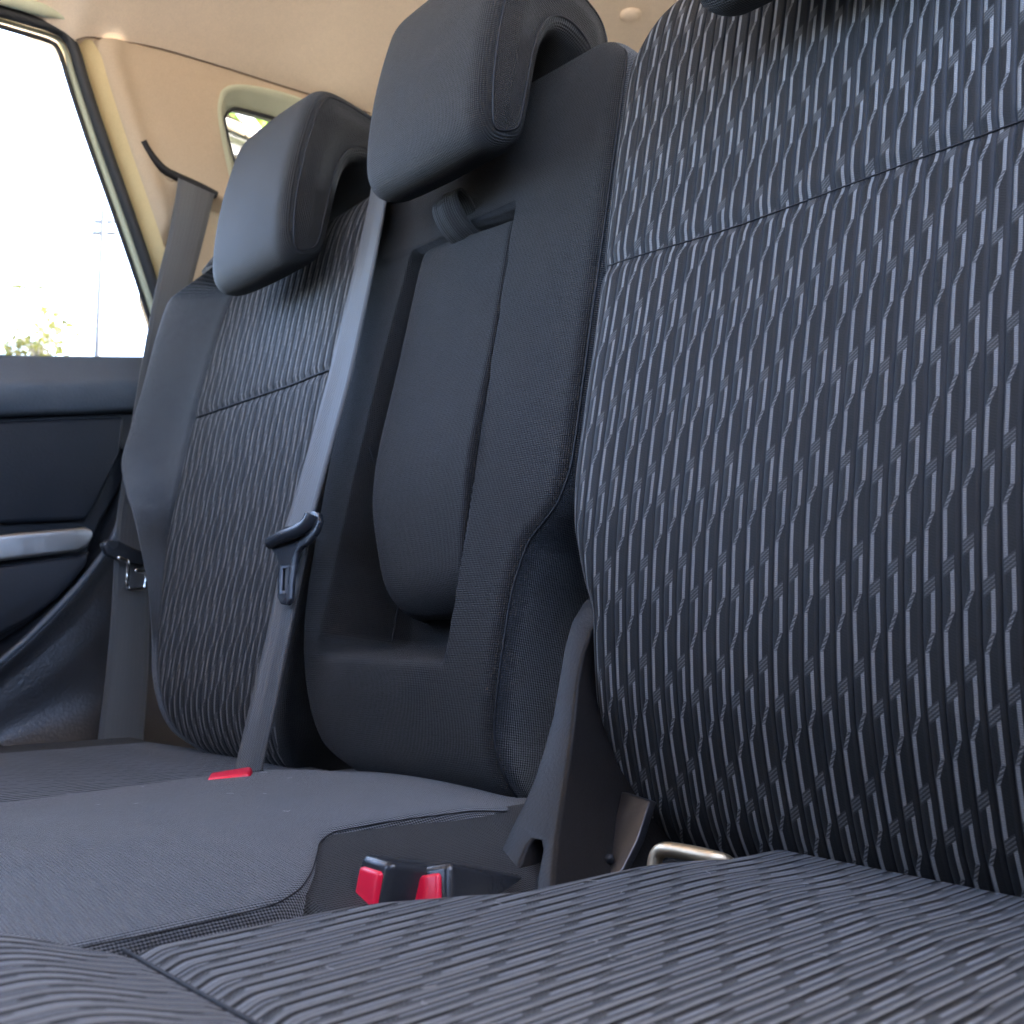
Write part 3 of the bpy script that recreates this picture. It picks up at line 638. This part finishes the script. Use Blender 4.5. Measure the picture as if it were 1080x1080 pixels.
# main panel with its curved rear edge
edge = [(150, 433), (140, 470), (126, 515), (117, 532), (107, 548), (99, 566), (90, 590), (75, 612), (60, 630), (40, 650), (20, 664), (0, 676), (-60, 705)]
E3 = [D(x, y) for x, y in edge]
fl = yz(-1.5, E3[-1][2]-.25)
loop = [yz(-1.5, midz(-1.5)-.004)]+[yz(.15, midz(.15)-.004)]+E3[1:]+[fl]
plate('trim_panel', [loop], V3(-.05, 0, 0), 'door', dr, bv=.006)
# raised upper insert above the strip
s0, s1 = D(0, 548), D(97, 546)
ed2 = [(128, 440), (124, 480), (112, 505), (97, 535), (88, 549), (40, 551), (0, 552), (-200, 562)]
u2 = [D(x, y) for x, y in ed2]
plate('insert_panel', [[yz(-1.5, midz(-1.5)-.012)]+u2+[yz(-1.5, u2[-1][2]-.1)]], V3(.018, 0, 0), 'door', dr, bv=.010, seg=5)
st = [(-300, 590), (0, 563), (60, 558), (88, 556), (96, 560), (96, 566), (90, 577), (80, 582), (40, 587), (0, 592), (-300, 630)]
plate('pull_strip', [[D(x, y, .012) for x, y in st]], V3(.014, 0, 0), 'silver', dr, bv=.007, seg=4)
low = [(-300, 638), (0, 597), (50, 590), (80, 587), (92, 580), (88, 596), (72, 616), (55, 633), (30, 652), (0, 668), (-60, 697), (-300, 830)]
plate('lower_panel', [[D(x, y) for x, y in low]], V3(.022, 0, 0), 'door', dr, bv=.012, seg=5)
# window frame and seals follow the opening
wpx = [(-260, -50), (-120, -5), (-40, 17), (0, 27), (34, 37), (50, 42), (59, 47), (65, 58), (73, 85), (86, 125), (100, 166), (120, 222), (140, 280), (158, 335), (170, 372)]
def offp(px, d):
    out = []
    for i, p in enumerate(px):
        a = px[max(i-1, 0)]; b = px[min(i+1, len(px)-1)]; tx, ty = b[0]-a[0], b[1]-a[1]; l = math.hypot(tx, ty); out.append((p[0]+ty/l*d, p[1]-tx/l*d))
    return out
def wline(d, off): return catmull([at_side(x, y, off) for x, y in offp(wpx, d)], 5)
tube('glass_run', wline(-1.0, -.030), .0042, 'rubber', dr, seg=8)
n_ = len(wline(0, 0))
grow = [.004+.0065*float(sstep(i, 34, 44)) for i in range(n_)]
tube('window_frame', wline(5.5, -.035), grow, 'pale', dr, seg=12)
sealpts = wline(14.5, -.012)
tube('door_seal', sealpts, .0105, 'rubber', dr, seg=12)
gl = [at_side(x, y, -.045) for x, y in offp(wpx, 2)]+[V3(-1.99, .18, .64), V3(-1.99, -1.0, .55)]
plate('window_glass', [gl], V3(-.006, 0, 0), 'glass', dr, bv=0)

# ------------------------------------------------------------------ pillar trim with the quarter window
pt = thing('pillar_trim', 'beige plastic rear pillar trim with a curved belt slot', 'pillar trim', at_side(190, 150))
spx = offp(wpx, 19); spx = [p for p in spx if p[1] > 30]
sb = [at_side(x, y) for x, y in spx]
front_y = lambda z: float(np.interp(z, [p[2] for p in sb][::-1], [p[1] for p in sb][::-1]))
seam_a, seam_b = at_side(84, 42), at_side(390, 119)
seam_px = [(80, 43), (92, 40), (110, 42), (160, 50), (220, 67), (300, 92), (390, 120)]
sp3 = [at_side(x, y) for x, y in seam_px]
ztop = lambda y: float(np.interp(y, [p[1] for p in sp3]+[1.0, 1.7], [p[2] for p in sp3]+[1.325, 1.28]))
qpx = [(233, 128), (234, 105), (240, 96), (252, 93), (275, 96), (310, 105), (350, 120), (395, 138), (425, 160), (425, 205), (400, 235), (330, 250), (262, 230), (246, 190)]
qo = [at_side(x, y) for x, y in qpx]
qpi = [(237, 132), (238, 121), (243, 116), (252, 115), (275, 121), (308, 130), (347, 142), (388, 158), (412, 172), (412, 202), (392, 222), (332, 232), (268, 214), (250, 180)]
qi = [at_side(x, y, -.045) for x, y in qpi]
qos = catmull(qo, 6, closed=True); qis = catmull(qi, 6, closed=True)
poly = [(p[1], p[2]) for p in qos]
def inside(y, z):
    c = False; j = len(poly)-1
    for i in range(len(poly)):
        a, b = poly[i], poly[j]
        if (a[1] > z) != (b[1] > z) and y < (b[0]-a[0])*(z-a[1])/(b[1]-a[1])+a[0]: c = not c
        j = i
    return c
slot_px = [(150, 149), (155, 158), (163, 169), (173, 179), (184, 185), (200, 192), (215, 199), (228, 206)]
sl3 = [at_side(x, y) for x, y in slot_px]
slz = lambda y: float(np.interp(y, [p[1] for p in sl3], [p[2] for p in sl3]))
def pill_off(y, z, yf):
    o_ = -.05*(1-float(sstep(y-yf, -.005, .045)))          # rolls out towards the door seal
    o_ += .012*math.exp(-((y-yf-.065)/.025)**2)
    ya_ = float(np.interp(z, [.78, 1.05], [.10, .205]))
    if z < 1.10: o_ -= .055*float(sstep(y, ya_-.02, ya_+.05))*(1-float(sstep(z, slz(y)-.012, slz(y)-.004)))*(1-float(sstep(y, .36, .5)))
    o_ -= .05*float(sstep(y, .5, 1.5))
    return o_
zs = np.linspace(.45, 1, 2); NY, NZ = 190, 170
vs = []; 
for i in range(NZ):
    for j in range(NY):
        t = i/(NZ-1); s_ = (j/(NY-1))**1.5
        z0 = .45+(1.25-.45)*t; yf = front_y(min(z0, 1.24)) ; y = yf+(1.65-yf)*s_; z = .45+(ztop(y)-.45)*t
        yf2 = front_y(min(z, 1.24)); y = yf2+(1.65-yf2)*s_
        vs.append((side_x(z)+pill_off(y, z, yf2), y, z))
fs = []
for i in range(NZ-1):
    for j in range(NY-1):
        q = (i*NY+j, i*NY+j+1, (i+1)*NY+j+1, (i+1)*NY+j); cy = sum(vs[k][1] for k in q)/4; cz_ = sum(vs[k][2] for k in q)/4
        if not inside(cy, cz_): fs.append(q)
me = bpy.data.meshes.new('trim_panel'); me.from_pydata(vs, [], fs); me.uv_layers.new(name='UVMap'); link('trim_panel', me, 'pillar', pt)
# front return of the trim, its yellow reflection put in by colour
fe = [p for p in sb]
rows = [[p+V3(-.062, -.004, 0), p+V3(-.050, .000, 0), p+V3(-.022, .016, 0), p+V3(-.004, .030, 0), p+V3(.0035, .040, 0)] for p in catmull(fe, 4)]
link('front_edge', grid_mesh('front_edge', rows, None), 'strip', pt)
tube('belt_slot', catmull([at_side(x, y, .006) for x, y in slot_px], 6), .0085, 'thread', pt, seg=10)
tube('slot_lip', catmull([at_side(x-2, y+5, .001) for x, y in slot_px[:5]], 6), .004, 'pillar', pt, seg=8)
qw = thing('quarter_window', 'small fixed rear side window partly hidden behind the far headrest', 'window', sum(qo)/len(qo))
rows = []
for a, b in zip(qos+[qos[0]], qis+[qis[0]]): rows.append([a+V3(.004, 0, 0)+(a-b)*V3(0, .25, .25), a+V3(.006, 0, 0), a+(b-a)*.2+V3(.003, 0, 0), a+(b-a)*.6, b, b+V3(-.02, 0, 0)])
link('frame', grid_mesh('frame', rows, None), 'pale', qw)
tube('seal', [p for p in qis], .0045, 'rubber', qw, seg=8, closed=True)
plate('glass', [[p+V3(-.018, 0, 0) for p in qis]], V3(-.006, 0, 0), 'glass', qw, bv=0)

# ------------------------------------------------------------------ headliner
def hz_(x, y):
    xe0 = side_x(ztop(y)); zc = 1.455+.0*y-.16*float(sstep(y, 1.1, 1.7)); t = abs(x+.93)/abs(xe0+.93); ze = ztop(y) if y > -.06 else float(np.interp(y, [-1.8, -.5, -.3, -.12, -.06], [1.22, 1.262, 1.266, 1.262, 1.252]))
    return ze+(zc-ze)*(1-min(1, t)**3.2)
ysh = list(np.linspace(-1.7, -.5, 20))+list(np.linspace(-.48, 1.66, 110)); rows = []
for y in ysh:
    ztp = ztop(y) if y > -.06 else hz_(-1.87, y); xe = side_x(ztp)-(.0 if y > -.06 else .0)
    rows.append([V3(x, y, hz_(x, y)) for x in (-.93-abs(xe+.93)*np.cos(np.linspace(0, math.pi, 90)))])
rows = [[r[0]+V3(-.10, 0, .012), r[0]+V3(-.02, 0, .004)]+r if r[0][1] < -.055 else [r[0]+V3(-.08, 0, -.008), r[0]+V3(-.02, 0, -.003)]+r for r in rows]
hl = thing('headliner', 'tan felt roof lining with a faint seam', 'roof lining', (-.93, 0, 1.45))
link('lining', grid_mesh('lining', rows, None), 'head', hl)
rows2 = [[r[0]+V3(-.03, 0, .03), r[0]+V3(-.02, 0, .05), r[0]+V3(.2, 0, .2), r[len(r)//2]+V3(0, 0, .09), r[-1]+V3(-.2, 0, .2), r[-1]+V3(0, 0, .05)] for r in rows]
link('roof_panel', grid_mesh('roof_panel', rows2, None), 'door', hl)
tube('seam', catmull([p+V3(.003, 0, .0) for p in sp3], 6), .0014, 'threadb', hl, seg=6)
# roof rail trim above the door window
rl = [at_side(x, y, .0) for x, y in offp(wpx[:7], 25)]
rlp = catmull(rl, 6)
tube('roof_rail', [p+V3(.012, 0, 0) for p in rlp], [.012*min(1, .15+(len(rlp)-1-i_)/14) for i_ in range(len(rlp))], 'pale', hl, seg=12)
cl = at_ax(665, 15, 2, hz_(-1.33, .89)); cl[2] = hz_(cl[0], cl[1])
tube('trim_clip', [cl+V3(0, 0, .004), cl+V3(0, 0, -.004), cl+V3(0, 0, -.009)], [.022, .022, .014], 'head', hl, seg=24)

# ------------------------------------------------------------------ lower body trim between door and cushion
wa = thing('wheel_arch_trim', 'glossy dark plastic moulding between the left door and the cushion', 'side trim', at_ax(60, 740, 0, -1.9))
ep = [(140, 470), (134, 520), (122, 562), (110, 583), (85, 615), (60, 642), (30, 672), (0, 698), (-60, 745)]
rows = []
for i, (x, y) in enumerate(catmull([np.array(p, float) for p in ep], 6)):
    base = at_ax(x, y, 0, -1.955); t = i/48
    row = [base+V3(-.06, -.03, .03), base+V3(-.02, -.005, .004), base, base+V3(.006, .006, -.006), base+V3(-.004, .014, -.014)]
    # sweep down and inward to the cushion edge
    for k in range(1, 15):
        s_ = k/14; dz = (-.10-base[2])*s_; xx = -1.962+.13*float(sstep(s_, .25, 1.0))+.022*math.sin(s_*math.pi*2.2)*(.4+.6*(1-t)); yy = base[1]+.014+.30*s_*(1-.35*t)
        row.append(V3(xx, yy, base[2]-.014+dz))
    rows.append(row)
rr = catmull  # keep
link('moulding', grid_mesh('moulding', rows, None), 'arch', wa)
tube('edge_seal', catmull([at_ax(x, y, 0, -1.950) for x, y in ep], 6), .0065, 'pad', wa, seg=8)
rows = [[V3(-1.99, y, z) for y in np.linspace(-1.5, .6, 10)] for z in (-.5, .0, .3, .55)]
link('inner_panel', grid_mesh('inner_panel', rows, None), 'black', wa)
cs_ = thing('cargo_side', 'dark lower side lining behind the seats', 'side lining', (-1.95, 1, .2))
rows = [[V3(x, y, z) for y in np.linspace(.3, 1.65, 12)] for x, z in ((-1.93, -.5), (-1.94, .0), (-1.97, .3), (-2.0, .5), (-2.03, .8))]
link('lining', grid_mesh('lining', rows, None), 'black', cs_)

# ------------------------------------------------------------------ rest of the shell, ground, outside
def slab(name, x0, x1, y0, y1, z0, z1, mat): return box(name, V3((x0+x1)/2, (y0+y1)/2, (z0+z1)/2), abs(x1-x0)/2, abs(y1-y0)/2, abs(z1-z0)/2, (V3(1, 0, 0), V3(0, 1, 0), ZZ), mat, None, .01)
fl_ = slab('floor', -2.0, .14, -2.62, 1.7, -.56, -.50, 'carpet'); fl_['kind'] = 'structure'
tgt = thing('tailgate', 'unseen closed tailgate behind the seats, added to shape the light', 'tailgate', (-.93, 1.7, .3))  # out of view, added to shape the light from behind
def tp(x, z, d=0): return V3(x, 1.66-.18*max(0, z-.7)+d, z)
oo = [tp(-1.96, -.5), tp(.1, -.5), tp(.1, .7), tp(-.02, 1.24), tp(-.2, 1.32), tp(-1.66, 1.32), tp(-1.84, 1.24), tp(-1.96, .7)]
ii = [tp(-1.70, .72), tp(-.16, .72), tp(-.28, 1.12), tp(-.36, 1.16), tp(-1.50, 1.16), tp(-1.58, 1.12)]
plate('inner_trim', [oo, ii], V3(0, .06, 0), 'black', tgt, bv=.01)
plate('rear_glass', [ii], V3(0, .006, 0), 'glass', tgt, bv=0)
gr = bpy.data.meshes.new('ground'); gr.from_pydata([(-400, -400, -.95), (400, -400, -.95), (400, 400, -.95), (-400, 400, -.95)], [], [(0, 1, 2, 3)])
go = link('ground', gr, 'asphalt'); go['kind'] = 'structure'
# front seats and walls out of view, added to keep light out of the cabin
for i_, (x0, x1) in enumerate(((-1.72, -1.12), (-.74, -.14))):
    fs_ = thing('added_front_seat', ['unseen back of the left front seat, added to block light', 'unseen back of the right front seat, added to block light'][i_], 'front seat', ((x0+x1)/2, -1.15, -.4), 'front seats')
    ax3 = (V3(1, 0, 0), V3(0, math.cos(.3), -math.sin(.3)*-1), V3(0, -math.sin(.3)*-1*-1, math.cos(.3)))
    ax3 = (V3(1, 0, 0), V3(0, .96, .28), V3(0, -.28, .96)); ax3 = (V3(1, 0, 0), V3(0, .96, -.28), V3(0, .28, .96))
    box('backrest', V3((x0+x1)/2, -1.06, .20), .30, .06, .48, ax3, 'plain', fs_, .05, 5)
    box('headrest', V3((x0+x1)/2, -.90, .80), .15, .05, .11, ax3, 'plain', fs_, .04, 5)
sw3 = slab('light_block_wall', .12, .16, -2.6, -.98, -.5, .58, 'black'); sw3['kind'] = 'structure'
sw4 = slab('light_block_wall', .05, .12, -1.06, -.96, -.5, 1.22, 'black'); sw4['kind'] = 'structure'
sw5 = slab('light_block_wall', -2.0, .16, -2.7, -2.62, -.5, 1.12, 'black'); sw5['kind'] = 'structure'  # added front wall, high enough to close off light from the windscreen
sw6 = slab('light_block_wall', .10, .16, -.96, .10, -.5, .66, 'black'); sw6['kind'] = 'structure'  # added wall standing in for a closed right door, holds back low light
sw7 = slab('light_block_wall', -2.04, -1.99, -2.6, -1.5, -.5, .58, 'black'); sw7['kind'] = 'structure'
sp_ = slab('light_block_wall', .12, .16, .10, 1.7, -.5, .70, 'black'); sp_['kind'] = 'structure'
sp2 = slab('light_block_wall', .04, .08, .22, 1.7, .70, 1.32, 'pillar'); sp2['kind'] = 'structure'
def at_dist(px, py, t): return CAM+ray(px, py)*t
def leaves(name, centres, n, sz, mat, parent, squash=.8):
    vs = []; fs = []
    for c, r in centres:
        for k in range(int(n*r*r)):
            dv = rng.normal(size=3); dv /= np.linalg.norm(dv); p = c+dv*r*(rng.random()**.45)*V3(1, 1, squash)
            a = rng.normal(size=3); a /= np.linalg.norm(a); b = np.cross(a, rng.normal(size=3)); b /= np.linalg.norm(b); s_ = sz*(.6+.8*rng.random()); i0 = len(vs)
            nrm_ = np.cross(a, b)
            vs += [tuple(p-a*s_), tuple(p+b*s_*.45+nrm_*s_*.12), tuple(p+a*s_), tuple(p-b*s_*.45+nrm_*s_*.12)]; fs.append((i0, i0+1, i0+2, i0+3))
    me = bpy.data.meshes.new(name); me.from_pydata(vs, [], fs); return link(name, me, mat, parent, smooth=False)
# yellowing bush seen at the foot of the door window
bb = at_dist(30, 470, 13); bb[2] = -.95
bt = thing('bush', 'sparse yellow green shrub outside the door window', 'shrub', bb)
cn = [(at_dist(51, 357, 13), .30), (at_dist(40, 368, 13.2), .22), (at_dist(53, 340, 13), .16), (at_dist(20, 303, 13), .07), (at_dist(8, 315, 13), .06), (at_dist(42, 325, 12.8), .08), (at_dist(30, 338, 13), .08), (at_dist(12, 345, 12.8), .08), (at_dist(3, 367, 13), .16), (at_dist(43, 304, 13), .05), (at_dist(27, 366, 13), .12), (at_dist(45, 420, 13), .8), (at_dist(0, 410, 13), .7)]
cn = [(c, r*1.35) if r < .5 else (c, r) for c, r in cn]
leaves('leaves', cn, 1000, .055, 'leaf', bt)
root = bb

tube('stem', [bb, bb+V3(.05, 0, 1.0), at_dist(44, 400, 13)], [.09, .06, .04], 'bark', bt)
for c, r in cn[:11]:
    tube('branch', catmull([at_dist(44, 400, 13), (at_dist(44, 400, 13)+c)/2+V3(.1, 0, .05), c]), .012, 'bark', bt, seg=6)
up = at_dist(108, 640, 17); up[2] = -.95
po = thing('utility_pole', 'pale pole with two short cross arms outside the door window', 'pole', up)
ptp = at_dist(110, 222, 17)
tube('post', [V3(ptp[0], ptp[1], -.95), ptp], .055, 'pole', po, seg=12)
for yy, w_ in ((234, .16), (246, .2)):
    c = at_dist(110, yy, 17); tube('cross_arm', [c-RT*w_, c+RT*w_], .035, 'pole', po, seg=8)
c = at_dist(260, 165, 14)
tr = thing('tree', 'bright green tree outside the small quarter window', 'tree', V3(c[0], c[1], -.95))
tube('trunk', [V3(c[0], c[1], -.95), V3(c[0]+.1, c[1], 1.5), c-V3(0, 0, .4)], [.22, .16, .1], 'bark', tr)
tc_ = [(at_dist(262, 130, 13.6), .55), (at_dist(240, 150, 14), .7), (at_dist(275, 150, 14.3), .6), (at_dist(250, 175, 13.6), .7), (at_dist(285, 185, 14), .6), (at_dist(262, 110, 14), .35)]
leaves('crown', tc_, 2600, .07, 'leafb', tr)
tube('branch', [at_dist(246, 108, 13), at_dist(272, 140, 13)], .07, 'wire', tr)

# lint: loose fibres lying on the cushions
vsx = []; lm = bmesh.new()
def fibre(p, nrm_, L):
    a = np.cross(nrm_, rng.normal(size=3)); a /= np.linalg.norm(a); b = np.cross(nrm_, a); pts = []
    k = rng.normal()*1.5
    for i in range(6): t = (i/5-.5); pts.append(p+a*L*t+b*L*k*(t*t-.1)*.6+nrm_*.0012)
    me = tube_mesh('f', pts, .00016, 3); lm.from_mesh(me); bpy.data.meshes.remove(me)
for k in range(30):
    y = -rng.random()*.38-.02; x = -.5+rng.random()*.45; fibre(V3(x, y, nz(x, y)), ZZ, .003+.005*rng.random())
for k in range(14):
    y = -rng.random()*.5-.05; x = -.72-rng.random()*.36; fibre(V3(x, y, cz(x, y)), ZZ, .003+.005*rng.random())
me = bpy.data.meshes.new('lint'); lm.to_mesh(me); lm.free(); lo = link('lint', me, 'lint'); lo['kind'] = 'stuff'; lo['label'] = 'tiny pale lint fibres scattered over the seat fabric'; lo['category'] = 'lint'

# ------------------------------------------------------------------ scale to metres
done = set()
for o in col.objects:
    o.location = o.location*S
    if '_w' in o: del o['_w']
    if '_bv' in o: del o['_bv']
    for md in o.modifiers:
        if md.type == 'BEVEL': md.width *= S
    if o.type == 'MESH' and o.data.name not in done:
        o.data.transform(Matrix.Scale(S, 4)); done.add(o.data.name)
# ------------------------------------------------------------------ camera, light
sc = bpy.context.scene
cam = bpy.data.cameras.new('camera'); co = bpy.data.objects.new('camera', cam); col.objects.link(co); sc.camera = co
cam.angle = 2*math.atan(540/FPX); cam.clip_end = 2000; cam.clip_start = .02
co.matrix_world = Matrix(((RT[0], UP[0], -FW[0], CAM[0]*S), (RT[1], UP[1], -FW[1], CAM[1]*S), (RT[2], UP[2], -FW[2], CAM[2]*S), (0, 0, 0, 1)))
cam.dof.use_dof = True; cam.dof.focus_distance = .72; cam.dof.aperture_fstop = 14
w = bpy.data.worlds.new('World'); sc.world = w; w.use_nodes = True; nt = w.node_tree; bg = nt.nodes['Background']
sky = nt.nodes.new('ShaderNodeTexSky'); sky.sky_type = 'NISHITA'; sky.sun_disc = False
SEL, SAZ = math.radians(63), math.radians(-8)      # sun behind the car, a little to its left
sky.sun_elevation = SEL; sky.sun_rotation = SAZ; sky.air_density = 1.0; sky.dust_density = 2.6; sky.air_density = .6; sky.ozone_density = .4
nt.links.new(sky.outputs[0], bg.inputs[0]); bg.inputs[1].default_value = .15
sd = Vector((math.sin(SAZ)*math.cos(SEL), math.cos(SAZ)*math.cos(SEL), math.sin(SEL)))
sl_ = bpy.data.lights.new('sun', 'SUN'); sl_.energy = 3.2; sl_.angle = math.radians(.5); sl_.color = (1, .95, .87)
so = bpy.data.objects.new('sun', sl_); col.objects.link(so); so.rotation_euler = sd.to_track_quat('Z', 'Y').to_euler()
sc.view_settings.view_transform = 'Standard'; sc.view_settings.look = 'None'; sc.view_settings.exposure = 4.62; sc.view_settings.gamma = 1
sc.cycles.use_denoising = True; sc.cycles.max_bounces = 10; sc.cycles.diffuse_bounces = 6; sc.cycles.sample_clamp_indirect = 8
